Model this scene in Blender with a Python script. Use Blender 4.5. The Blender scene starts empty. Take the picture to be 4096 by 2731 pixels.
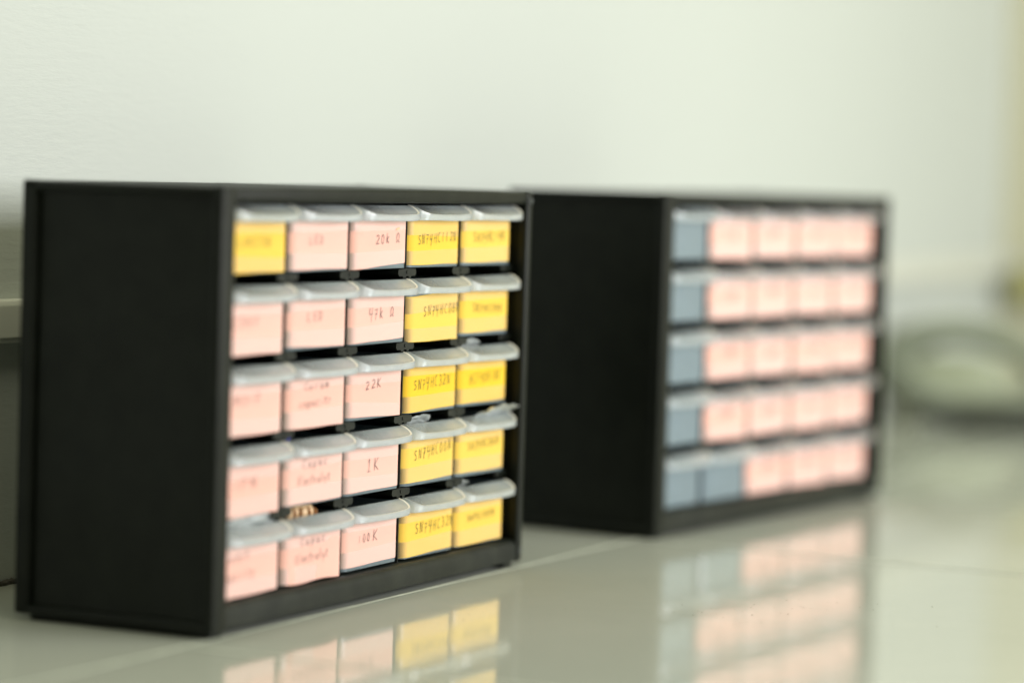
import bpy, bmesh, math, random
from mathutils import Vector, Matrix, noise
random.seed(7)
S = 0.25                                   # metres per unit (the cabinet is one unit = 25 cm tall)
scn = bpy.context.scene
COL = scn.collection

# ------------------------------------------------------------------ materials
def new_mat(name):
    m = bpy.data.materials.new(name); m.use_nodes = True
    nt = m.node_tree; nt.nodes.clear()
    out = nt.nodes.new('ShaderNodeOutputMaterial')
    return m, nt, out
def node(nt, typ, **kw):
    n = nt.nodes.new(typ)
    for k, v in kw.items():
        if k in n.inputs: n.inputs[k].default_value = v
        else: setattr(n, k, v)
    return n
def principled(nt, out, col, rough=0.5, **kw):
    b = node(nt, 'ShaderNodeBsdfPrincipled')
    b.inputs['Base Color'].default_value = (*col, 1); b.inputs['Roughness'].default_value = rough
    for k, v in kw.items(): b.inputs[k].default_value = v
    nt.links.new(b.outputs[0], out.inputs['Surface'])
    return b
def coords(nt, scale=(1, 1, 1), kind='Object'):
    tc = node(nt, 'ShaderNodeTexCoord'); mp = node(nt, 'ShaderNodeMapping'); mp.inputs['Scale'].default_value = scale
    nt.links.new(tc.outputs[kind], mp.inputs['Vector']); return mp.outputs['Vector']
def noise_node(nt, vec, scale, detail=4, rough=0.55):
    n = node(nt, 'ShaderNodeTexNoise'); n.inputs['Scale'].default_value = scale
    n.inputs['Detail'].default_value = detail; n.inputs['Roughness'].default_value = rough
    nt.links.new(vec, n.inputs['Vector']); return n
def ramp(nt, fac, stops):
    r = node(nt, 'ShaderNodeValToRGB'); e = r.color_ramp.elements
    e[0].position, e[0].color = stops[0][0], (*stops[0][1], 1)
    e[1].position, e[1].color = stops[1][0], (*stops[1][1], 1)
    for p, c in stops[2:]:
        x = e.new(p); x.color = (*c, 1)
    nt.links.new(fac, r.inputs['Fac']); return r.outputs['Color']
def bump(nt, bsdf, height, strength, dist):
    b = node(nt, 'ShaderNodeBump'); b.inputs['Strength'].default_value = strength; b.inputs['Distance'].default_value = dist
    nt.links.new(height, b.inputs['Height']); nt.links.new(b.outputs[0], bsdf.inputs['Normal'])

def mat_plastic_black():
    m, nt, out = new_mat('black_plastic')
    b = principled(nt, out, (0.016, 0.018, 0.016), 0.42, **{'Specular IOR Level': 0.18})
    v = coords(nt)
    n = noise_node(nt, v, 60, 5)
    c = ramp(nt, n.outputs['Fac'], [(0.3, (0.0035, 0.005, 0.0035)), (0.75, (0.007, 0.009, 0.0065))])
    nt.links.new(c, b.inputs['Base Color'])
    n2 = noise_node(nt, v, 14, 4)
    r = ramp(nt, n2.outputs['Fac'], [(0.3, (0.34,)*3), (0.7, (0.52,)*3)])
    nt.links.new(r, b.inputs['Roughness'])
    n3 = noise_node(nt, v, 2500, 2); bump(nt, b, n3.outputs['Fac'], 0.12, 0.0003)
    return m
def mat_dusty_black():
    m, nt, out = new_mat('dusty_black_plastic')
    b = principled(nt, out, (0.02, 0.022, 0.019), 0.45, **{'Specular IOR Level': 0.22})
    v = coords(nt, (1, 1, 1))
    n = noise_node(nt, v, 38, 6, 0.7)
    c = ramp(nt, n.outputs['Fac'], [(0.42, (0.005, 0.007, 0.0055)), (0.85, (0.020, 0.023, 0.018))])
    nt.links.new(c, b.inputs['Base Color'])
    n2 = noise_node(nt, v, 25, 4)
    r = ramp(nt, n2.outputs['Fac'], [(0.3, (0.36,)*3), (0.7, (0.6,)*3)])
    nt.links.new(r, b.inputs['Roughness'])
    n3 = noise_node(nt, v, 2000, 2); bump(nt, b, n3.outputs['Fac'], 0.15, 0.0003)
    return m
def mat_translucent(name, diff, transl, t_fac, gloss_rough=0.25, gl=0.10, tcol=(0.9, 0.95, 1.0)):
    """frosted polypropylene: part see-through, part scattering, with a soft sheen"""
    m, nt, out = new_mat(name)
    d = node(nt, 'ShaderNodeBsdfDiffuse'); d.inputs['Color'].default_value = (*diff, 1)
    t = node(nt, 'ShaderNodeBsdfTranslucent'); t.inputs['Color'].default_value = (*transl, 1)
    tr = node(nt, 'ShaderNodeBsdfTransparent'); tr.inputs['Color'].default_value = (*tcol, 1)
    g = node(nt, 'ShaderNodeBsdfGlossy'); g.inputs['Roughness'].default_value = gloss_rough; g.inputs['Color'].default_value = (1, 1, 1, 1)
    v = coords(nt); n = noise_node(nt, v, 90, 4)
    a = node(nt, 'ShaderNodeMixShader'); a.inputs[0].default_value = 0.5
    nt.links.new(d.outputs[0], a.inputs[1]); nt.links.new(t.outputs[0], a.inputs[2])
    b = node(nt, 'ShaderNodeMixShader')
    mr = node(nt, 'ShaderNodeMapRange'); mr.inputs['From Min'].default_value = 0.25; mr.inputs['From Max'].default_value = 0.75
    mr.inputs['To Min'].default_value = t_fac - 0.06; mr.inputs['To Max'].default_value = t_fac + 0.06
    nt.links.new(n.outputs['Fac'], mr.inputs['Value']); nt.links.new(mr.outputs[0], b.inputs[0])
    nt.links.new(a.outputs[0], b.inputs[1]); nt.links.new(tr.outputs[0], b.inputs[2])
    fr = node(nt, 'ShaderNodeFresnel'); fr.inputs['IOR'].default_value = 1.45
    sc = node(nt, 'ShaderNodeMath', operation='MULTIPLY_ADD'); sc.inputs[1].default_value = 0.7; sc.inputs[2].default_value = gl*0.2
    nt.links.new(fr.outputs[0], sc.inputs[0])
    c = node(nt, 'ShaderNodeMixShader')
    nt.links.new(sc.outputs[0], c.inputs[0]); nt.links.new(b.outputs[0], c.inputs[1]); nt.links.new(g.outputs[0], c.inputs[2])
    nt.links.new(c.outputs[0], out.inputs['Surface'])
    return m
def mat_paper(name, c1, c2):
    m, nt, out = new_mat(name)
    d = node(nt, 'ShaderNodeBsdfDiffuse'); t = node(nt, 'ShaderNodeBsdfTranslucent')
    v = coords(nt); n = noise_node(nt, v, 12, 3, 0.5)
    c = ramp(nt, n.outputs['Fac'], [(0.3, c1), (0.7, c2)])
    oi = node(nt, 'ShaderNodeObjectInfo'); hs = node(nt, 'ShaderNodeHueSaturation')
    mr = node(nt, 'ShaderNodeMapRange'); mr.inputs['To Min'].default_value = 0.93; mr.inputs['To Max'].default_value = 1.03
    nt.links.new(oi.outputs['Random'], mr.inputs['Value']); nt.links.new(mr.outputs[0], hs.inputs['Saturation'])
    nt.links.new(c, hs.inputs['Color']); c = hs.outputs[0]
    nt.links.new(c, d.inputs['Color']); nt.links.new(c, t.inputs['Color'])
    a = node(nt, 'ShaderNodeMixShader'); a.inputs[0].default_value = 0.25
    nt.links.new(d.outputs[0], a.inputs[1]); nt.links.new(t.outputs[0], a.inputs[2])
    nt.links.new(a.outputs[0], out.inputs['Surface'])
    n2 = noise_node(nt, v, 400, 3)
    b = node(nt, 'ShaderNodeBump'); b.inputs['Strength'].default_value = 0.1; b.inputs['Distance'].default_value = 0.0003
    nt.links.new(n2.outputs['Fac'], b.inputs['Height']); nt.links.new(b.outputs[0], d.inputs['Normal'])
    return m
def mat_tape(f0, f1):
    m, nt, out = new_mat('frosted_tape')
    d = node(nt, 'ShaderNodeBsdfDiffuse'); d.inputs['Color'].default_value = (0.97, 0.97, 0.93, 1)
    tr = node(nt, 'ShaderNodeBsdfTransparent')
    g = node(nt, 'ShaderNodeBsdfGlossy'); g.inputs['Roughness'].default_value = 0.22
    v = coords(nt); n = noise_node(nt, v, 9, 2)
    mr = node(nt, 'ShaderNodeMapRange'); mr.inputs['To Min'].default_value = f0; mr.inputs['To Max'].default_value = f1
    mr.inputs['From Min'].default_value = 0.3; mr.inputs['From Max'].default_value = 0.7
    nt.links.new(n.outputs['Fac'], mr.inputs['Value'])
    a = node(nt, 'ShaderNodeMixShader'); nt.links.new(mr.outputs[0], a.inputs[0])
    nt.links.new(tr.outputs[0], a.inputs[1]); nt.links.new(d.outputs[0], a.inputs[2])
    fr = node(nt, 'ShaderNodeFresnel'); fr.inputs['IOR'].default_value = 1.4
    c = node(nt, 'ShaderNodeMixShader'); nt.links.new(fr.outputs[0], c.inputs[0])
    nt.links.new(a.outputs[0], c.inputs[1]); nt.links.new(g.outputs[0], c.inputs[2])
    nt.links.new(c.outputs[0], out.inputs['Surface'])
    return m
def mat_simple(name, col, rough=0.5, var=0.15, scale=60):
    m, nt, out = new_mat(name)
    b = principled(nt, out, col, rough)
    n = noise_node(nt, coords(nt), scale, 4)
    lo = tuple(c*(1-var) for c in col); hi = tuple(min(1, c*(1+var)) for c in col)
    nt.links.new(ramp(nt, n.outputs['Fac'], [(0.3, lo), (0.7, hi)]), b.inputs['Base Color'])
    return m
def mat_wall(name, c1, c2):
    m, nt, out = new_mat(name)
    b = principled(nt, out, c1, 0.55)
    n = noise_node(nt, coords(nt), 1.6, 3)
    nt.links.new(ramp(nt, n.outputs['Fac'], [(0.3, c1), (0.7, c2)]), b.inputs['Base Color'])
    v = coords(nt, (0.22, 1, 1))
    n1 = noise_node(nt, v, 260, 5, 0.65)
    n2 = noise_node(nt, coords(nt), 45, 3)
    mx = node(nt, 'ShaderNodeMath', operation='MULTIPLY_ADD'); mx.inputs[1].default_value = 0.5
    nt.links.new(n2.outputs['Fac'], mx.inputs[0]); nt.links.new(n1.outputs['Fac'], mx.inputs[2])
    bump(nt, b, mx.outputs[0], 0.35, 0.0012)
    return m
def mat_floor():
    m, nt, out = new_mat('glossy_tile')
    b = principled(nt, out, (0.4, 0.41, 0.34), 0.06)
    b.inputs['IOR'].default_value = 1.47
    v = coords(nt)
    n = noise_node(nt, v, 3.0, 6, 0.6)
    nt.links.new(ramp(nt, n.outputs['Fac'], [(0.3, FLOOR_A), (0.7, FLOOR_B)]), b.inputs['Base Color'])
    n2 = noise_node(nt, v, 40, 5, 0.7)
    nt.links.new(ramp(nt, n2.outputs['Fac'], [(0.35, (0.04,)*3), (0.8, (0.13,)*3)]), b.inputs['Roughness'])
    n3 = noise_node(nt, v, 9, 2); bump(nt, b, n3.outputs['Fac'], 0.05, 0.002)
    return m

FLOOR_A, FLOOR_B = (0.42, 0.445, 0.40), (0.465, 0.49, 0.44)
M = {}
M['black'] = mat_plastic_black()
M['dusty'] = mat_dusty_black()
M['clear'] = mat_translucent('clear_drawer_plastic', (0.34, 0.45, 0.53), (0.30, 0.38, 0.43), 0.46, 0.2)
M['frost'] = mat_translucent('frosted_handle_plastic', (0.72, 0.78, 0.81), (0.80, 0.85, 0.87), 0.52, 0.22, 0.3)
M['frost2'] = mat_translucent('thin_clear_handle_plastic', (0.72, 0.70, 0.70), (0.80, 0.76, 0.75), 0.74, 0.22, 0.2)
M['edge'] = mat_simple('rim_glow_plastic', (0.60, 0.585, 0.52), 0.3, 0.03)  # warm pale handle rim: light gathered in the plastic, put into the colour
M['bag'] = mat_translucent('plastic_film', (0.62, 0.66, 0.65), (0.6, 0.64, 0.63), 0.40, 0.35, 0.1)
M['yellow'] = mat_paper('yellow_paper', (0.93, 0.605, 0.075), (0.94, 0.635, 0.095))
M['pink'] = mat_paper('pink_paper', (0.93, 0.54, 0.455), (0.94, 0.57, 0.485))
M['tape_pink'] = mat_tape(0.18, 0.27); M['tape_yellow'] = mat_tape(0.07, 0.12)
M['ink'] = mat_simple('black_ink', (0.022, 0.026, 0.016), 0.5, 0.2)
M['ink2'] = mat_simple('purple_ink', (0.10, 0.055, 0.065), 0.5, 0.2)
M['wall'] = mat_wall('wall_paint', (0.435, 0.466, 0.448), (0.45, 0.481, 0.463))
M['wall2'] = mat_wall('cream_wall_paint', (0.50, 0.49, 0.36), (0.51, 0.50, 0.38))
M['trunk'] = mat_simple('white_trunking_plastic', (0.52, 0.535, 0.49), 0.35, 0.03, 8)
M['floor'] = mat_floor()
M['grout'] = mat_simple('pale_grout', (0.55, 0.58, 0.52), 0.7, 0.12, 90)
M['speck'] = mat_simple('speck', (0.20, 0.195, 0.16), 0.9, 0.4, 300)
M['dirt'] = mat_simple('dirt', (0.06, 0.055, 0.045), 0.9, 0.4, 300)
M['peg'] = mat_simple('grey_peg', (0.07, 0.08, 0.085), 0.35, 0.2)
M['tan'] = mat_simple('tan_component', (0.62, 0.42, 0.24), 0.4, 0.1)
M['brown'] = mat_simple('brown_band', (0.25, 0.10, 0.03), 0.4, 0.2)
M['blue'] = mat_simple('blue_component', (0.01, 0.015, 0.25), 0.35, 0.2)
M['cloth'] = mat_simple('greygreen_cloth', (0.19, 0.215, 0.16), 0.7, 0.3, 14)
M['cloth2'] = mat_simple('lime_cloth', (0.27, 0.30, 0.21), 0.6, 0.15, 14)
M['darkcloth'] = mat_simple('dark_cloth', (0.03, 0.035, 0.025), 0.7, 0.3, 20)
M['beige'] = mat_simple('beige_box', (0.42, 0.40, 0.16), 0.5, 0.1, 20)

# ------------------------------------------------------------------ mesh helpers
def finish(name, bm, mats, parent=None, smooth=40):
    me = bpy.data.meshes.new(name); bm.normal_update(); bm.to_mesh(me); bm.free()
    return link(name, me, mats, parent, smooth)
def link(name, me, mats=None, parent=None, smooth=40):
    if mats:
        for m in (mats if isinstance(mats, (list, tuple)) else [mats]): me.materials.append(m)
    if smooth:
        me.polygons.foreach_set('use_smooth', [True]*len(me.polygons))
        me.set_sharp_from_angle(angle=math.radians(smooth))
    o = bpy.data.objects.new(name, me); COL.objects.link(o)
    if parent: o.parent = parent
    return o
def box(bm, lo, hi, bev=0.0, seg=2, mat=0):
    lo, hi = Vector(lo)*S, Vector(hi)*S
    t = bmesh.new()
    bmesh.ops.create_cube(t, size=1, matrix=Matrix.Translation((lo+hi)/2) @ Matrix.Diagonal((*(hi-lo), 1)))
    if bev:
        bmesh.ops.bevel(t, geom=list(t.edges), offset=bev*S, segments=seg, profile=0.5, affect='EDGES', clamp_overlap=True)
    merge(bm, t, mat)
def merge(bm, t, mat=0):
    vm = {}
    for v in t.verts: vm[v] = bm.verts.new(v.co)
    for f in t.faces:
        try:
            nf = bm.faces.new([vm[v] for v in f.verts]); nf.material_index = mat
        except ValueError: pass
    t.free()
def prism(bm, pts, axis, a, b, bev=0.0, mat=0, seg=2):
    """polygon pts (2-D) extruded along an axis ('x','y','z') from a to b; units"""
    def mk(p, h):
        if axis == 'x': return Vector((h, p[0], p[1]))*S
        if axis == 'y': return Vector((p[0], h, p[1]))*S
        return Vector((p[0], p[1], h))*S
    t = bmesh.new()
    A = [t.verts.new(mk(p, a)) for p in pts]; B = [t.verts.new(mk(p, b)) for p in pts]
    t.faces.new(A); t.faces.new(B[::-1])
    for i in range(len(pts)):
        j = (i+1) % len(pts); t.faces.new([A[i], B[i], B[j], A[j]])
    bmesh.ops.recalc_face_normals(t, faces=t.faces)
    if bev:
        bmesh.ops.bevel(t, geom=list(t.edges), offset=bev*S, segments=seg, affect='EDGES', clamp_overlap=True)
    merge(bm, t, mat)
def tag(o, label=None, cat=None, group=None, kind=None):
    if label: o['label'] = label
    if cat: o['category'] = cat
    if group: o['group'] = group
    if kind: o['kind'] = kind
    return o
def empty(name, loc, rz):
    o = bpy.data.objects.new(name, None); COL.objects.link(o); o.empty_display_size = 0.05
    o.location = loc; o.rotation_euler = (0, 0, rz); return o

# ------------------------------------------------------------------ dimensions from the photograph
W, D = 1.5643, 0.5304
CAM_F, CAM_PITCH, CAM_ROLL, CAM_H = 11910.06, 0.0588, 0.0314, 1.0657
CABS = [(-0.6395, 6.5066, 1.1182), (0.4304, 8.5495, 1.0257)]
Z0 = 0.014
FRONT = 0.030            # how far the drawer fronts sit behind the front lip
U0, PITCH, DW = 0.0575, 0.2915, 0.2845
ZROW = [0.807, 0.6255, 0.444, 0.2625, 0.081]
DH = 0.155
LIP = 0.030

# ------------------------------------------------------------------ hand lettering (single strokes)
import math as _m
def arc(cx, cy, rx, ry, a0, a1, n=9):
    return [(cx+rx*_m.cos(_m.radians(a0+(a1-a0)*i/(n-1))), cy+ry*_m.sin(_m.radians(a0+(a1-a0)*i/(n-1)))) for i in range(n)]
G = {
 'S': [arc(.5, .76, .34, .22, 30, 250, 8)+arc(.45, .26, .36, .26, 80, -140, 8)],
 'N': [[(.08, 0), (.12, 1), (.8, .02), (.9, 1.05)]],
 '7': [[(.1, .9), (.85, .95), (.4, -.1)], [(.25, .45), (.8, .52)]],
 '4': [[(.1, 1), (.02, .42), (.9, .45)], [(.82, 1.0), (.62, -.25)]],
 'H': [[(.12, 1), (.1, 0)], [(.85, 1.05), (.8, -.05)], [(.1, .5), (.85, .55)]],
 'C': [arc(.6, .5, .48, .5, 55, 300, 11)],
 '1': [[(.5, 1), (.45, 0)]],
 'I': [[(.3, .8), (.52, 1), (.45, .02)], [(.2, 0), (.8, .03)]],
 '2': [arc(.5, .72, .36, .27, 160, -30, 8)+[(.1, .02), (.95, .06)]],
 '0': [arc(.5, .5, .36, .5, 90, 450, 14)],
 '8': [arc(.5, .74, .28, .25, 270, -90, 12), arc(.5, .24, .36, .25, 90, 450, 12)],
 '3': [arc(.4, .76, .36, .23, 140, -80, 8)+arc(.4, .26, .42, .28, 80, -140, 8)],
 '5': [[(.85, 1), (.25, .97), (.2, .58)]+arc(.42, .3, .4, .3, 100, -140, 8)],
 '6': [[(.7, 1), (.25, .5)]+arc(.48, .27, .32, .27, 150, 500, 11)],
 '9': [arc(.48, .72, .32, .27, 20, 380, 11)+[(.72, 0)]],
 'K': [[(.15, 1), (.12, 0)], [(.85, 1), (.15, .45), (.9, 0)]],
 'k': [[(.2, 1.05), (.15, 0)], [(.75, .7), (.2, .35), (.8, 0)]],
 'W': [[(.0, .03), (.22, .03)]+arc(.5, .55, .36, .45, 238, -58, 14)+[(.78, .03), (1.02, .03)]],   # ohm sign
 'L': [[(.2, 1), (.15, .02), (.8, .05)]],
 'E': [[(.85, 1), (.2, .97), (.15, .03), (.85, .03)], [(.18, .5), (.7, .53)]],
 'D': [[(.15, 0), (.18, 1)]+arc(.2, .5, .65, .5, 88, -88, 9)],
 'F': [[(.85, 1), (.2, .97), (.15, 0)], [(.18, .5), (.7, .53)]],
 'B': [[(.15, 0), (.18, 1)]+arc(.2, .76, .5, .24, 88, -88, 7)+arc(.2, .26, .62, .26, 88, -88, 7)],
 'M': [[(.05, 0), (.12, 1), (.48, .3), (.85, 1), (.93, 0)]],
 'T': [[(.05, 1), (.95, 1)], [(.5, 1), (.48, 0)]],
 'P': [[(.15, 0), (.18, 1)]+arc(.2, .74, .58, .26, 88, -88, 7)],
 'a': [arc(.45, .3, .32, .3, 40, 390, 11)+[(.8, 0)]],
 'c': [arc(.5, .3, .38, .3, 50, 310, 9)],
 'e': [[(.15, .3), (.8, .36)]+arc(.48, .3, .34, .3, 20, 310, 9)],
 'i': [[(.5, .6), (.48, 0)], [(.5, .85), (.52, .9)]],
 'm': [[(.08, 0), (.1, .58)]+arc(.3, .35, .18, .24, 150, 0, 5)+[(.48, 0)], [(.48, .35)]+arc(.68, .35, .2, .24, 150, 0, 5)+[(.9, 0)]],
 'n': [[(.15, 0), (.15, .6)]+arc(.48, .33, .3, .27, 150, 0, 6)+[(.8, 0)]],
 'o': [arc(.5, .3, .33, .3, 90, 450, 11)],
 'p': [[(.2, .6), (.15, -.4)], arc(.48, .3, .3, .3, 160, -170, 10)],
 'r': [[(.2, 0), (.22, .6)]+arc(.5, .35, .28, .25, 160, 40, 5)],
 's': [[(.75, .52), (.3, .55), (.3, .35), (.7, .25), (.65, .02), (.15, .03)]],
 't': [[(.45, .95), (.42, .1), (.75, .02)], [(.15, .65), (.8, .68)]],
 'l': [[(.45, 1.05), (.42, .02)]],
 'y': [[(.15, .6), (.45, .08)], [(.82, .6), (.3, -.42)]],
 'u': [[(.15, .6), (.2, .1), (.5, 0), (.78, .2), (.82, .6), (.8, 0)]],
 ' ': [],
}
def write(bm, text, u, z, length, height, slope, y, width, mat, rnd, slant=0.12):
    n = len(text); step = length/n
    for i, ch in enumerate(text):
        jx, jz = rnd.uniform(-.06, .06)*step, rnd.uniform(-.05, .05)*height
        hs = height*rnd.uniform(.9, 1.1); ws = step*rnd.uniform(.60, .70)
        narrow = 0.45 if ch in '1li' else 1
        for st in G.get(ch, []):
            pts = []
            for (x, q) in st:
                px = u+i*step+jx+(x*ws)+slant*q*hs*0.6
                pz = z+jz+q*hs+slope*(i*step+x*ws)
                pts.append(Vector((px*S, y*S, pz*S)))
            ribbon(bm, pts, width*S, mat)
def ribbon(bm, pts, w, mat):
    h = w/2
    for i in range(len(pts)-1):
        a, b = pts[i].copy(), pts[i+1].copy()
        d = b-a; d.y = 0
        if d.length < 1e-9: continue
        d.normalize(); nn = Vector((-d.z, 0, d.x))*h*(0.95+0.2*_m.sin(1.7*i+a.x*900))
        a -= d*h*.5; b += d*h*.5
        lift = Vector((0, -((_RB[0] % 9)+1)*4e-6, 0)); _RB[0] += 1
        q = [bm.verts.new(p+lift) for p in (a+nn, b+nn, b-nn, a-nn)]
        bm.faces.new(q).material_index = mat
_RB = [0]

# ------------------------------------------------------------------ drawer pieces (drawer-local: x right, y into the cabinet, z up)
def rounded_front(w, off, back, r=0.027, n=5):
    """polyline round the drawer: left flank from the back, the front, right flank"""
    pts = [(-off, back)]
    rr = r+off
    for i in range(n+1):
        a = math.pi + (math.pi/2)*i/n
        pts.append((r+rr*math.cos(a), r+rr*math.sin(a)))
    for i in range(n+1):
        a = 1.5*math.pi + (math.pi/2)*i/n
        pts.append((w-r+rr*math.cos(a), r+rr*math.sin(a)))
    pts.append((w+off, back))
    return pts
def body_mesh():
    bm = bmesh.new()
    back = D-0.075; t = 0.005; h = DH
    outer = rounded_front(DW, 0.0, back); inner = rounded_front(DW, -t, back-t)
    inner = [(min(max(x, t), DW-t), y) for x, y in inner]
    def ring(pts, z): return [bm.verts.new(Vector((x, y, z))*S) for x, y in pts]
    o0, o1, i1, i0 = ring(outer, 0), ring(outer, h-0.006), ring(inner, h-0.006), ring(inner, t)
    n = len(outer)
    for i in range(n):
        j = (i+1) % n
        bm.faces.new([o0[i], o0[j], o1[j], o1[i]]); bm.faces.new([o1[i], o1[j], i1[j], i1[i]]); bm.faces.new([i1[i], i1[j], i0[j], i0[i]])
    bm.faces.new(o0[::-1]); bm.faces.new(i0)
    bmesh.ops.recalc_face_normals(bm, faces=bm.faces)
    return bm
def handle_mesh():
    """scoop pull: a hollow visor, wide at the drawer and rounded towards the hand"""
    bm = bmesh.new()
    p = 0.036
    ctrl = [(0.0, 0.0), (0.003, -0.012), (0.022, -p+0.003)]
    pts = [(0.0, 0.004), (0.001, -0.004), (0.006, -0.012), (0.014, -0.0205), (0.024, -0.0275), (0.034, -0.032), (0.044, -0.035), (0.058, -0.0372)]
    for k in range(1, 8):
        x = 0.058+(DW-0.082)*k/8; pts.append((x, -0.0372-0.003*math.sin(math.pi*k/8)))
    pts += [(DW-0.024, -0.0372), (DW-0.012, -0.035), (DW-0.004, -0.030), (DW+0.0, -0.022), (DW+0.001, -0.01), (DW+0.001, 0.004)]
    def zt(y):
        q = min(max(-y/p, 0), 1.1); return 0.156-0.0215*q**1.25
    def zb(i, x): return 0.1165+0.0008*math.sin(7*x/DW)
    B = [bm.verts.new(Vector((x, y*0.94, zb(i, x)))*S) for i, (x, y) in enumerate(pts)]
    Mi = [bm.verts.new(Vector((x, y, zb(i, x)+0.006))*S) for i, (x, y) in enumerate(pts)]
    T = [bm.verts.new(Vector((x, y*0.98, zt(y)))*S) for x, y in pts]
    for i in range(len(pts)-1):
        bm.faces.new([B[i], B[i+1], Mi[i+1], Mi[i]]); bm.faces.new([Mi[i], Mi[i+1], T[i+1], T[i]])
    cap = bm.faces.new(T)
    bm.normal_update()
    if cap.normal.z < 0: cap.normal_flip()
    r = bmesh.ops.inset_region(bm, faces=[cap], thickness=0.0042*S, depth=-0.0025*S)
    for f in r['faces']: f.material_index = 1
    bmesh.ops.recalc_face_normals(bm, faces=bm.faces)
    return bm
def add_thickness(o, t, bev=0.0008):
    s = o.modifiers.new('thickness', 'SOLIDIFY'); s.use_rim = True; s.thickness = t*S; s.offset = -1
    if bev:
        b = o.modifiers.new('edges', 'BEVEL'); b.width = bev*S; b.segments = 2; b.limit_method = 'ANGLE'; b.angle_limit = math.radians(35)
BODY = bpy.data.meshes.new('drawer'); _b = body_mesh(); _b.to_mesh(BODY); _b.free()
HAND = bpy.data.meshes.new('handle'); _b = handle_mesh(); _b.to_mesh(HAND); _b.free()
for me, m in ((BODY, M['clear']), (HAND, M['frost'])):
    me.materials.append(m)
    if me is HAND: me.materials.append(M['edge'])
    me.polygons.foreach_set('use_smooth', [True]*len(me.polygons)); me.set_sharp_from_angle(angle=math.radians(40))

HAND2 = HAND.copy(); HAND2.name = 'handle_clear'; HAND2.materials[0] = M['frost2']

def sheet(bm, w, off, back, z0l, z0r, z1l, z1r, mat=0, wav=0.0, rnd=None, back_r=None):
    """a strip of paper or tape wrapped round the drawer front; lower and upper edge each with a tilt"""
    pts = rounded_front(w, off, back)
    if back_r is not None: pts[-1] = (pts[-1][0], back_r)
    # subdivide the front straight run
    k = 6; res = pts[:k+1]
    x0, x1 = pts[6][0], pts[7][0]; yy = pts[6][1]
    for i in range(1, 10): res.append((x0+(x1-x0)*i/10, yy))
    res += pts[7:]
    ph = rnd.uniform(0, 6) if rnd else 0
    lo, hi, mid = [], [], []
    for (x, y) in res:
        f = min(max(x/w, 0), 1)
        yo = y-abs(wav)*0.5*(1+math.sin(ph+f*7)) if y < 0.0 else y
        zl = z0l+(z0r-z0l)*f+wav*math.sin(ph+f*9); zh = z1l+(z1r-z1l)*f
        lo.append(bm.verts.new(Vector((x, yo, zl))*S)); hi.append(bm.verts.new(Vector((x, y, zh))*S))
    for i in range(len(res)-1):
        f = bm.faces.new([lo[i], lo[i+1], hi[i+1], hi[i]]); f.material_index = mat

def drawer(cab, col, row, spec, rnd):
    loc = Vector((U0+col*PITCH+rnd.uniform(-.0012, .0012)+spec.get('du', 0), FRONT+spec.get('out', rnd.uniform(-.002, .003)), ZROW[row]))*S
    d = bpy.data.objects.new('drawer', BODY); COL.objects.link(d); d.parent = cab; d.location = loc
    d.rotation_euler = (0, 0, rnd.uniform(-.003, .003))
    h = bpy.data.objects.new('handle', HAND2 if spec.get('thin') else HAND); COL.objects.link(h); h.parent = d
    add_thickness(h, 0.0045)
    col_name = spec.get('c')
    if not col_name:
        d['label'] = spec['label']; return d
    bl, br = spec.get('b', (0.006, 0.008)); bl -= .0025; br -= .0025; tl, tr = spec.get('t', (0.134, 0.134))
    bm = bmesh.new()
    lw = spec.get('lw')
    if lw:      # a flat note that stops short of the drawer edges
        x0 = spec.get('lx', .02); q = [bm.verts.new(Vector(p)*S) for p in ((x0, -.0010, bl), (x0+lw, -.0010, br), (x0+lw, -.0010, tr), (x0, -.0010, tl))]
        bm.faces.new(q)
    else: sheet(bm, DW, 0.0008, 0.075, bl, br, tl, tr, 0, spec.get('wav', 0.0005), rnd)
    for (txt, u, z, ln, ht, sl) in spec.get('txt', []):
        write(bm, txt, u, z, ln, ht, sl, -0.0024, spec.get('pen', 0.0016), 1, rnd)
    for dot in spec.get('dots', []):
        ribbon(bm, [Vector((dot[0]*S, -0.0022*S, dot[1]*S)), Vector(((dot[0]+0.014)*S, -0.0022*S, (dot[1]+0.003)*S))], 0.006*S, 2)
    finish('paper_label', bm, [M[col_name], M['ink'] if col_name == 'yellow' else M['ink2'], M['tan']], d, 30)
    hh = tl-bl
    a = rnd.uniform(.30, .38); s1 = rnd.uniform(-.006, .006); s2 = rnd.uniform(-.006, .008)
    for (q0, q1, q2, q3) in ((tl-a*hh, tr-a*hh+s1, tl-.002, tr-.002), (bl+.0015, br+.0015, bl+.30*hh, br+.27*hh+s2)):
        bm = bmesh.new()
        if lw: bm.faces.new([bm.verts.new(Vector(p)*S) for p in ((x0, -.0016, q0), (x0+lw, -.0016, q1), (x0+lw, -.0016, q3), (x0, -.0016, q2))])
        else: sheet(bm, DW, 0.0014, 0.024, q0, q1, q2, q3, 0, 0.0, rnd)
        finish('tape_strip', bm, M['tape_'+col_name], d, 30)
    d['label'] = spec['label']
    return d

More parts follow.
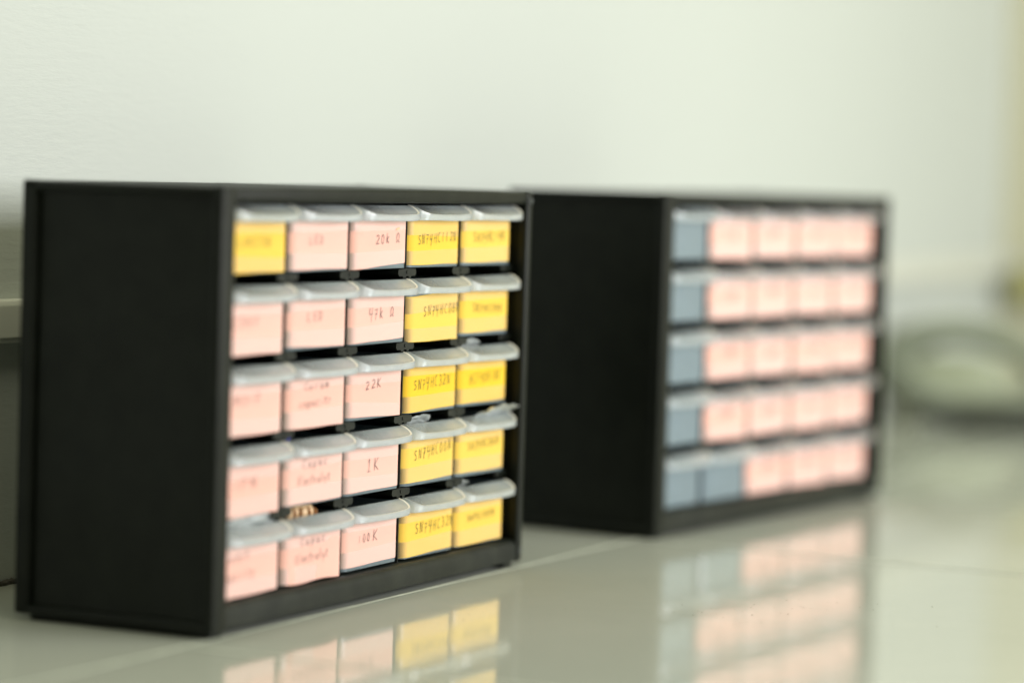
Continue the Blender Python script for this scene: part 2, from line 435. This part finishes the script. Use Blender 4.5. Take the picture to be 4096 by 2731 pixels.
# ------------------------------------------------------------------ cabinet
def make_cabinet(idx, label, specs, seed):
    rnd = random.Random(seed)
    x, y, a = CABS[idx]
    root = empty('storage_cabinet', (x*S, y*S, 0), a)
    tag(root, label, 'drawer cabinet', 'black drawer cabinets standing along the wall')
    T = 0.022
    # top and bottom plates with small flanges
    bm = bmesh.new(); box(bm, (0, 0.012, 1-T), (W, D, 1.0), 0.006, 3); finish('top_panel', bm, M['black'], root)
    bm = bmesh.new(); box(bm, (0, 0.012, Z0), (W, D, Z0+T), 0.009, 3); finish('base_panel', bm, M['black'], root)
    # side panels, set back between the flanges
    for s in (0, 1):
        bm = bmesh.new()
        if s == 0: box(bm, (0.017, 0.03, Z0+T-.002), (0.029, D-0.03, 1-T+.002))
        else: box(bm, (W-0.026, 0.03, Z0+T-.002), (W-0.015, D-0.03, 1-T+.002))
        finish('side_panel', bm, M['black'], root)
    # back: panel with a rim that shows on the flank
    bm = bmesh.new(); box(bm, (0.0, D-0.038, Z0+0.001), (0.03, D+0.001, 1.001), 0.006, 3); box(bm, (W-0.03, D-0.038, Z0+0.001), (W, D+0.001, 1.001), 0.006, 3)
    box(bm, (0.028, D-0.03, Z0+T-.004), (W-0.028, D-0.018, 1-T+.004)); finish('back_panel', bm, M['black'], root)
    # front frame: two uprights and the head rail
    bm = bmesh.new()
    box(bm, (-0.001, 0, Z0-0.001), (0.058, 0.026, 1.002), 0.005, 3)
    box(bm, (W-LIP, 0, Z0-0.001), (W+0.001, 0.04, 1.002), 0.010, 4)
    box(bm, (LIP-.008, 0.004, 0.966), (W-LIP+.008, 0.05, 0.9985), 0.007, 3)
    finish('front_frame', bm, M['black'], root)
    # front bottom rail with a rounded, dusty top
    bm = bmesh.new()
    prof = [(0.004, 0.018), (0.004, 0.050), (0.007, 0.062), (0.013, 0.070), (0.022, 0.074), (0.09, 0.074), (0.09, 0.02), (0.02, 0.016)]
    prism(bm, prof, 'x', LIP-0.004, W-LIP+0.003, 0.002)
    finish('bottom_rail', bm, M['dusty'], root)
    # floor of the compartment and runners below
    bm = bmesh.new(); box(bm, (0.026, 0.09, 0.06), (W-0.026, D-0.03, 0.07)); finish('inner_floor', bm, M['black'], root)
    for u in (0.022, W-0.075):
        bm = bmesh.new(); box(bm, (u, 0.018, 0.0), (u+0.05, D-0.03, Z0+0.003), 0.003); finish('foot_runner', bm, M['black'], root)
    # dividers: an upright with T rails that carry the drawers
    for k in range(0, 6):
        u = U0-0.0035+k*PITCH
        bm = bmesh.new()
        if k in (0, 5):
            uu = (0.026, U0+0.040) if k == 0 else (U0+4*PITCH+DW-0.035, W-0.026)
            for r in range(4):
                zt = ZROW[r]-0.002; box(bm, (uu[0], FRONT+0.012, zt-0.018), (uu[1], D-0.03, zt), 0.002)
        else:
            box(bm, (u-0.0015, FRONT+0.008, 0.07), (u+0.0015, D-0.03, 0.966))
            for r in range(4):
                zt = ZROW[r]-0.002; w = 0.045
                prof = [(u-w, zt-.002), (u-.008, zt-.0005), (u+.008, zt-.0005), (u+w, zt-.002), (u+w+.002, zt-.013), (u+w-.004, zt-.019),
                        (u+.022, zt-.019), (u+.018, zt-.0235), (u+.010, zt-.0235), (u+.007, zt-.019), (u-.007, zt-.019), (u-.010, zt-.0235), (u-.020, zt-.0235), (u-.023, zt-.019), (u-w+.004, zt-.019), (u-w-.002, zt-.013)]
                prism(bm, prof, 'y', FRONT+0.004, D-0.03)
                # moulded ejector mark
                t = bmesh.new(); bmesh.ops.create_cone(t, cap_ends=True, segments=16, radius1=0.0052*S, radius2=0.0045*S, depth=0.003*S,
                    matrix=Matrix.Translation(Vector((u, FRONT+0.0035, zt-0.009))*S) @ Matrix.Rotation(math.pi/2, 4, 'X')); merge(bm, t)
        finish('divider', bm, M['dusty'] if k not in (0, 5) else M['black'], root)
    for zc in (0.974, 0.045):
        bm = bmesh.new(); bmesh.ops.create_cone(bm, cap_ends=True, segments=20, radius1=0.0075*S, radius2=0.0075*S, depth=0.006*S,
            matrix=Matrix.Translation(Vector((W-0.0155, -0.001, zc))*S) @ Matrix.Rotation(math.pi/2, 4, 'X'))
        bmesh.ops.bevel(bm, geom=list(bm.edges), offset=0.0015*S, segments=2, affect='EDGES'); finish('peg', bm, M['peg'], root)
    for r in range(5):
        for c in range(5): drawer(root, c, r, specs[r][c], rnd)
    return root

def Y(text, **kw): return dict(c='yellow', txt=kw.pop('txt', None) or [(text, kw.pop('u', .065), kw.pop('z', .058), kw.pop('ln', .19), kw.pop('h', .022), kw.pop('sl', .02))], label='drawer with yellow note reading '+text, **kw)
def P(text, lines=None, **kw):
    u, z, ln, h, sl = kw.pop('u', .10), kw.pop('z', .06), kw.pop('ln', .10), kw.pop('h', .022), kw.pop('sl', .03)
    return dict(c='pink', txt=lines or [(text, u, z, ln, h, sl)], label=kw.pop('label', None) or 'drawer with pink note reading '+text.replace('W', 'ohm'), **kw)
two = lambda a, b: [(a, .075, .086, .125, .018, .02), (b, .055, .045, .155, .020, .03)]
CAB1 = [
 [Y('LM358', u=.06, ln=.15, b=(.003, .004)), P('LED', u=.08, z=.062, ln=.075, h=.02, b=(.006, .007)), P('20k W', u=.11, ln=.13, h=.024, b=(.001, .017), dots=[(.215, .095)]),
  Y('SN74HC112N', u=.043, z=.058, ln=.215, h=.0225, sl=.03, b=(.008, .010), t=(.122, .119)), Y('SN74HC14N', u=.055, z=.06, ln=.185, h=.024, b=(.010, .011))],
 [P('BC547', u=.015, z=.058, ln=.15, b=(0, 0)), P('LED', u=.085, z=.064, ln=.08, b=(.010, .004)), P('47k W', u=.085, z=.060, ln=.135, h=.025, b=(.006, .013)),
  Y('SN74HC08N', u=.076, z=.060, ln=.20, h=.023, sl=.03, b=(-.002, -.001), t=(.108, .122)), Y('SN74HC04N', u=.06, z=.062, ln=.175, h=.02, sl=-.03, b=(.010, .012))],
 [P('LM317', u=.035, z=.066, ln=.14, b=(0, 0)), P('Ceramic capacitor', two('Ceram', 'capacitr'), b=(0, .0)), P('22K', u=.085, z=.072, ln=.085, h=.021, sl=.05, b=(.011, .002)),
  Y('SN74HC32N', u=.037, z=.058, ln=.20, h=.025, sl=.03, b=(.004, .011)), Y('HCF4081BE', u=.055, z=.056, ln=.185, h=.024, sl=.04, b=(.010, .010))],
 [P('IRFM', [('J1PN', .03, .058, .14, .024, .02)], label='drawer with pink note in the fourth row by the left frame', b=(0, 0)), P('Capacitor Electrolytic', two('Capac', 'Electrolyt'), b=(.006, .006)), P('1K', [('IK', .10, .052, .075, .03, .06)], du=-.002, b=(.009, .010)),
  Y('SN74HC00N', u=.050, z=.062, ln=.205, h=.026, sl=.08, b=(.009, .013)), Y('SN74HC86N', u=.055, z=.066, ln=.185, h=.022, sl=.03, b=(.012, .010))],
 [P('Ceramic capacitor', [('Cemt', .02, .078, .13, .02, .02), ('capcity', .01, .036, .16, .022, .02)], b=(0, .001), label='drawer with pink two-line note in the bottom left corner'), P('Capacitor Electrolyte', two('Capac', 'Electrolyt'), b=(.002, .0), wav=.0022, label='drawer with pink two-line note whose lower edge is torn'), P('100K', [('100', .07, .064, .065, .018, .02), ('K', .145, .064, .035, .026, .02)], du=-.004, b=(.010, .013)),
  Y('SN74HC32N', u=.064, z=.058, ln=.21, h=.025, sl=.03, b=(.005, .010), du=.003), Y('SN74LS47N', u=.06, z=.062, ln=.16, h=.017, sl=.03, b=(.004, .005))],
]
CAB1[4][3]['label'] = 'drawer with yellow note reading SN74HC32N in the bottom row'
for r, rn in enumerate(('top', 'second', 'third', 'fourth', 'bottom')):
    CAB1[r][0]['label'] = 'drawer with blurred %s note at the left end of the %s row' % (CAB1[r][0]['c'], rn)
    CAB1[r][4]['label'] = 'drawer with blurred yellow note at the right end of the %s row' % rn
bare = lambda t: dict(label='bare clear drawer without paper '+t)
rr = random.Random(3)
def P2(r, c):
    n = ['4k7', '10k', '330', '1M', '2k2', '220', '560', '15k', '82k', '3k3'][(r*4+c*3) % 10]
    n = n.replace('M', 'K')
    return dict(c='pink', thin=True, txt=[(n, rr.uniform(.08, .11), rr.uniform(.055, .07), .09, .024, rr.uniform(-.02, .05))], pen=.003, t=(rr.uniform(.138, .148),)*2, b=(rr.uniform(0, .008), rr.uniform(0, .008)), label='drawer with a blurred pink note')
CAB2 = [[bare('in the first column') if c == 0 else P2(r, c) for c in range(5)] for r in range(5)]
CAB2[4][1] = bare('in the bottom row second column')
cab1 = make_cabinet(0, 'black plastic drawer cabinet with pink and yellow paper notes, nearest and sharpest', CAB1, 11)
cab2 = make_cabinet(1, 'black drawer cabinet with only pink notes and a column of bare clear drawers', CAB2, 23)

# ------------------------------------------------------------------ loose things peeping out of the drawers
def cabpt(idx, u, v, z):
    x, y, a = CABS[idx]
    return Vector((x+u*math.cos(a)-v*math.sin(a), y+u*math.sin(a)+v*math.cos(a), z))*S
def crumple(name, idx, u, v, z, w, h, depth, label, seed, mat='bag', amp=0.005, bend=0.0, tilt=0.0):
    """a crumpled film: an upright sheet leaning over the drawer edge"""
    bm = bmesh.new(); nx, nz = 22, 14
    grid = []
    for j in range(nz+1):
        row = []
        for i in range(nx+1):
            fx, fz = i/nx, j/nz
            p = Vector((fx*6+seed, fz*5, seed*1.7))
            dx = (fx-.5)*w*(1-0.25*fz*abs(noise.noise(p)))
            dz = fz*h*(1-0.35*abs(2*fx-1)**2)+noise.noise(p*1.3)*amp*.6*fz+tilt*(fx-.5)*w*fz
            dy = depth*(0.5-fz)+noise.noise(p*1.1+Vector((9, 2, 1)))*amp+noise.noise(p*3)*amp*.2-bend*fz*fz
            row.append(bm.verts.new(Vector((dx, dy, dz))*S))
        grid.append(row)
    for j in range(nz):
        for i in range(nx): bm.faces.new([grid[j][i], grid[j][i+1], grid[j+1][i+1], grid[j+1][i]])
    o = finish(name, bm, M[mat], None, 60)
    s = o.modifiers.new('film', 'SOLIDIFY'); s.thickness = 0.0003
    o.location = cabpt(idx, u, v, z); o.rotation_euler = (0, 0, CABS[idx][2])
    return tag(o, label, 'plastic bag', 'plastic bags sticking out of the drawers')
zr = lambda r: ZROW[r]+DH
col_u = lambda c: U0+c*PITCH
crumple('plastic_bag', 0, col_u(3)+.085, FRONT+.018, zr(3)-.012, .15, .030, .02, 'grey plastic bag edge standing up behind the handle of the SN74HC00N drawer', 1.0, tilt=.06)
crumple('plastic_bag', 0, col_u(4)+.19, FRONT+.004, zr(3)-.010, .20, .034, .0, 'crumpled clear plastic bag bulging over the handle of the fourth drawer in the rightmost column', 2.3, amp=.009, bend=.045)
crumple('plastic_bag', 0, col_u(4)+.08, FRONT+.02, zr(2)-.012, .12, .030, .02, 'clear plastic bag loop above the handle of the middle drawer in the rightmost column', 3.7)
crumple('plastic_bag', 0, col_u(4)+.04, FRONT+.02, zr(4)-.012, .10, .030, .02, 'clear plastic bag corner above the handle of the bottom right drawer', 5.1)
crumple('plastic_bag', 0, col_u(0)+.15, FRONT+.012, zr(4)-.010, .26, .034, .01, 'blurred clear plastic bag filling the gap above the bottom left drawer', 6.6, amp=.007)
# taped strip of tan components
bm = bmesh.new()
for k in range(4):
    t = bmesh.new(); bmesh.ops.create_uvsphere(t, u_segments=14, v_segments=10, radius=0.013*S,
        matrix=Matrix.Translation(Vector((k*0.034, 0.004*(k % 2), 0.012))*S) @ Matrix.Diagonal((1.3, .7, 1.1, 1))); merge(bm, t, 0)
    t = bmesh.new(); bmesh.ops.create_cone(t, cap_ends=True, segments=12, radius1=.0115*S, radius2=.0115*S, depth=.005*S,
        matrix=Matrix.Translation(Vector((k*0.034+.006, 0.004*(k % 2)-.004, 0.012))*S) @ Matrix.Rotation(math.pi/2, 4, 'Y')); merge(bm, t, 1)
box(bm, (-0.02, 0.012, -0.006), (0.125, 0.0135, 0.028), 0, mat=0)
o = finish('capacitor_strip', bm, [M['tan'], M['brown']]); o.location = cabpt(0, col_u(1)+.06, FRONT+.02, zr(4)-.006); o.rotation_euler = (0, .05, CABS[0][2])
tag(o, 'strip of tan and brown components showing above the second drawer of the bottom row', 'electronic component')
bm = bmesh.new(); bmesh.ops.create_uvsphere(bm, u_segments=16, v_segments=10, radius=.014*S, matrix=Matrix.Diagonal((1.2, .6, .9, 1)))
for sx in (-.004, .004):
    t = bmesh.new(); bmesh.ops.create_cone(t, cap_ends=True, segments=8, radius1=.001*S, radius2=.001*S, depth=.04*S, matrix=Matrix.Translation(Vector((sx, 0, -.022))*S)); merge(bm, t, 1)
o = finish('capacitor', bm, [M['blue'], M['peg']]); o.location = cabpt(0, col_u(1)+.035, FRONT+.02, zr(3)+.006); o.rotation_euler = (0, 0, CABS[0][2])
tag(o, 'small dark blue disc capacitor lying on top of the second drawer of the fourth row', 'electronic component')

# ------------------------------------------------------------------ the setting
WA = math.radians(63.5)
E = Vector((math.cos(WA), math.sin(WA), 0)); N = Vector((math.sin(WA), -math.cos(WA), 0)); W0 = Vector((-1.2377, 7.2604, 0))
def wp(s, n, z): return (W0+E*s+N*n+Vector((0, 0, z)))*S
WALLROT = WA
def wall_obj(name, o): o.location = wp(0, 0, 0); o.rotation_euler = (0, 0, WA); return o
# local frame of the wall: x along it, y = -n (behind the wall), z up
SC = 8.08
bm = bmesh.new(); box(bm, (-30, 0, 0.006), (SC, 0.6, 11)); tag(wall_obj('wall', finish('wall', bm, M['wall'], None, 0)), kind='structure')
bm = bmesh.new(); box(bm, (SC, -40, 0.006), (SC+0.6, 0.6, 11)); tag(wall_obj('wall', finish('side_wall', bm, M['wall2'], None, 0)), kind='structure')
# floor sheet with pale grout joints standing a hair proud
bm = bmesh.new()
box(bm, (-40, -45, -0.1), (SC+0.6, 0.6, 0.0), 0, mat=0)
gr = random.Random(5)
def grout(p0, p1, wdt):
    p0, p1 = Vector(p0), Vector(p1); d = (p1-p0); L = d.length; d.normalize(); nn = Vector((-d.y, d.x))
    n = int(L/0.03); n = min(max(n, 2), 900)
    a, b = [], []
    for i in range(n+1):
        q = p0+d*(L*i/n)
        w1 = wdt/2*(1+.35*noise.noise(Vector((i*.35, p0.x, 1)))); w2 = wdt/2*(1+.35*noise.noise(Vector((i*.35, p0.y, 7))))
        a.append(bm.verts.new(Vector((q.x+nn.x*w1, q.y+nn.y*w1, 0.0016))*S)); b.append(bm.verts.new(Vector((q.x-nn.x*w2, q.y-nn.y*w2, 0.0016))*S))
    for i in range(n):
        f = bm.faces.new([a[i], b[i], b[i+1], a[i+1]]); f.normal_update()
        if f.normal.z < 0: f.normal_flip()
        f.material_index = 1
SEAM = 0.862
for k in range(0, 6): grout((-14, -(SEAM+2.4*k)), (SC, -(SEAM+2.4*k)), 0.0125)
for s in (-5.3, -2.9, -0.5, 1.895, 4.3, 6.7): grout((s, -SEAM-0.012), (s, -13), 0.012)
o = finish('floor', bm, [M['floor'], M['grout']], None, 0); wall_obj('floor', o); tag(o, kind='structure')
# grime in the joint between wall and floor
bm = bmesh.new()
for i in range(160):
    x = gr.uniform(-.6, 3.0) if i > 70 else gr.uniform(-.25, .12)
    t = bmesh.new(); r = gr.uniform(.004, .011)
    bmesh.ops.create_icosphere(t, subdivisions=1, radius=r*S, matrix=Matrix.Translation(Vector((x, -gr.uniform(0, .010), gr.uniform(.001, .008)))*S) @ Matrix.Diagonal((gr.uniform(1, 2.5), .8, .7, 1))); merge(bm, t)
o = finish('dirt', bm, M['dirt']); wall_obj('dirt', o); tag(o, 'dark grime packed into the joint between wall and floor', 'dirt', kind='stuff')
# fine specks over the tiles
bm = bmesh.new()
for i in range(3600):
    s, n = gr.uniform(-1.5, 5.5), gr.uniform(0.95, 4.2)
    if noise.noise(Vector((s*1.6, n*1.6, 3))) < -0.05 + 0.25*gr.random(): continue
    r = gr.choice([.0006, .0007, .0009, .0013, .0007])*gr.uniform(.7, 1.3)
    t = bmesh.new(); bmesh.ops.create_icosphere(t, subdivisions=1, radius=r*S, matrix=Matrix.Translation(Vector((s, -n, r*.4))*S) @ Matrix.Rotation(gr.uniform(0, 3), 4, 'Z') @ Matrix.Diagonal((gr.uniform(1, 2.6), 1, .5, 1))); merge(bm, t)
o = finish('dust_specks', bm, M['speck']); wall_obj('dust', o); tag(o, 'fine dark specks of dirt scattered over the glossy tiles', 'dirt', kind='stuff')
# cable trunking along the wall, turning the corner
bm = bmesh.new()
prof = [(0, .600), (-.045, .600), (-.050, .606), (-.050, .698), (-.045, .704), (0, .704)]
prism(bm, [(-p[0]*-1, p[1]) for p in prof], 'x', -14, SC-.002, .0015)
lidp = [(-.0495, .612), (-.056, .612), (-.056, .692), (-.0495, .692)]
prism(bm, lidp, 'x', -14, SC-.06, .002)
box(bm, (SC-.05, -3.2, .600), (SC-.001, -.052, .704), .003)
o = finish('cable_trunking', bm, M['trunk']); wall_obj('t', o); tag(o, 'pale plastic cable trunking fixed along the wall behind the black cabinets', 'cable trunking')

# beige box on the side wall, just inside the frame
bm = bmesh.new(); box(bm, (SC-.16, -.60, .50), (SC-.052, -.12, .66), .015, 3)
o = finish('junction_box', bm, M['beige']); wall_obj('j', o); tag(o, 'blurred olive beige box on the side wall near the far corner', 'junction box')

# slumped bag in the far corner
def lump(name, c, size, seed, mat, parent=None, amp=.22, sq=2.6):
    bm = bmesh.new(); bmesh.ops.create_icosphere(bm, subdivisions=5, radius=1)
    for v in bm.verts:
        p = v.co.copy(); k = (abs(p.x)**sq+abs(p.y)**sq+abs(p.z)**sq)**(1/sq); q = p/k
        d = 1+amp*noise.noise(p*1.3+Vector((seed, 0, 0)))+amp*.5*(abs(noise.noise(p*3.1+Vector((0, seed, 0))))-.2)
        q *= d
        v.co = Vector((q.x*size[0], q.y*size[1], max(q.z*size[2], -size[2]*.96)+0))*S
        v.co.z += size[2]*.96*S
    o = finish(name, bm, mat, parent, 70); o.location = Vector(c)*S
    return o
def ring(name, c, a, b, tube, tilt, lean, seed, mat, parent):
    """a thick soft loop of uneven girth, standing on edge and leaning back"""
    bm = bmesh.new(); n, k = 56, 16; rows = []
    for i in range(n):
        t = 2*math.pi*i/n
        p = Vector((a*math.cos(t), 0, b*math.sin(t))); d = Vector((-a*math.sin(t), 0, b*math.cos(t))).normalized(); o = Vector((0, 1, 0)); q = d.cross(o)
        row = []
        for m in range(k):
            f = 2*math.pi*m/k
            r = tube*(1+.22*noise.noise(Vector((math.cos(t)*2, math.sin(t)*2, seed)))+.16*noise.noise(Vector((math.cos(t)*5, math.sin(t)*5, f*.8+seed))))
            w = p+q*(r*math.cos(f))+o*(r*1.25*math.sin(f))
            row.append(bm.verts.new(w*S))
        rows.append(row)
    for i in range(n):
        for m in range(k):
            bm.faces.new([rows[i][m], rows[i][(m+1) % k], rows[(i+1) % n][(m+1) % k], rows[(i+1) % n][m]])
    bmesh.ops.recalc_face_normals(bm, faces=bm.faces)
    bmesh.ops.transform(bm, matrix=Matrix.Rotation(lean, 4, 'X') @ Matrix.Rotation(tilt, 4, 'Y'), verts=bm.verts)
    o = finish(name, bm, mat, parent, 80); o.location = Vector(c)*S; return o
bag = empty('looped_bundle', Vector((2.0, 12.95, 0))*S, 0)
tag(bag, 'blurred grey green looped bundle with a dark base on the floor by the far wall', 'bundle')
ring('loop', (0.0, 0.02, 0.245), .32, .16, .058, math.radians(9), math.radians(-14), 3.0, M['cloth'], bag)
ring('loop', (0.05, 0.10, 0.235), .30, .155, .05, math.radians(12), math.radians(-20), 7.0, M['cloth'], bag)
lump('lining', (-0.05, 0.03, 0.10), (.22, .07, .10), 8.0, M['cloth2'], bag, .15)
lump('base', (0.20, -0.06, 0.0), (.42, .20, .055), 2.0, M['darkcloth'], bag, .1)

# ------------------------------------------------------------------ light
def area(name, loc, target, sx, sy, power, col):
    l = bpy.data.lights.new(name, 'AREA'); l.shape = 'RECTANGLE'; l.size = sx; l.size_y = sy; l.energy = power; l.color = col
    o = bpy.data.objects.new(name, l); COL.objects.link(o); o.location = loc
    o.rotation_euler = (Vector(target)-Vector(loc)).to_track_quat('-Z', 'Y').to_euler(); return o
area('window_light', wp(2.6, 8.6, 2.5), wp(2.2, 0, 0.7), 1.8, 0.8, 63, (1.0, 0.995, 0.985))
area('overhead_fill', wp(0.5, 5.0, 10.5), wp(0.5, 5.0, 0), 2.6, 2.2, 44, (1.0, 0.97, 0.72))  # added soft fill from above, lifting the floor and the shaded wall
w = bpy.data.worlds.new('World'); scn.world = w; w.use_nodes = True
bg = w.node_tree.nodes['Background']; bg.inputs[0].default_value = (0.92, 0.91, 0.52, 1); bg.inputs[1].default_value = 0.36

# ------------------------------------------------------------------ camera
cp, sp, cr, sr = math.cos(CAM_PITCH), math.sin(CAM_PITCH), math.cos(CAM_ROLL), math.sin(CAM_ROLL)
fwd = Vector((0, cp, -sp)); right = Vector((1, 0, 0)); up = Vector((0, sp, cp))
r2 = right*cr+up*sr; u2 = up*cr-right*sr
cam = bpy.data.cameras.new('camera'); co = bpy.data.objects.new('camera', cam); COL.objects.link(co)
m = Matrix(((r2.x, u2.x, -fwd.x, 0), (r2.y, u2.y, -fwd.y, 0), (r2.z, u2.z, -fwd.z, 0), (0, 0, 0, 1)))
co.matrix_world = Matrix.Translation((0, 0, CAM_H*S)) @ m
cam.sensor_width = 36; cam.sensor_fit = 'HORIZONTAL'; cam.lens = CAM_F/4096*36
cam.clip_start = 0.05; cam.clip_end = 60
cam.dof.use_dof = True; cam.dof.focus_distance = 7.345*S; cam.dof.aperture_fstop = 2.05
scn.camera = co

scn.render.engine = 'CYCLES'
scn.cycles.use_denoising = True
scn.cycles.max_bounces = 10; scn.cycles.transparent_max_bounces = 24; scn.cycles.diffuse_bounces = 6
scn.cycles.sample_clamp_indirect = 4
vs = scn.view_settings; vs.view_transform = 'Standard'; vs.look = 'None'; vs.exposure = 0; vs.gamma = 1
try: vs.use_curve_mapping = False
except Exception: pass
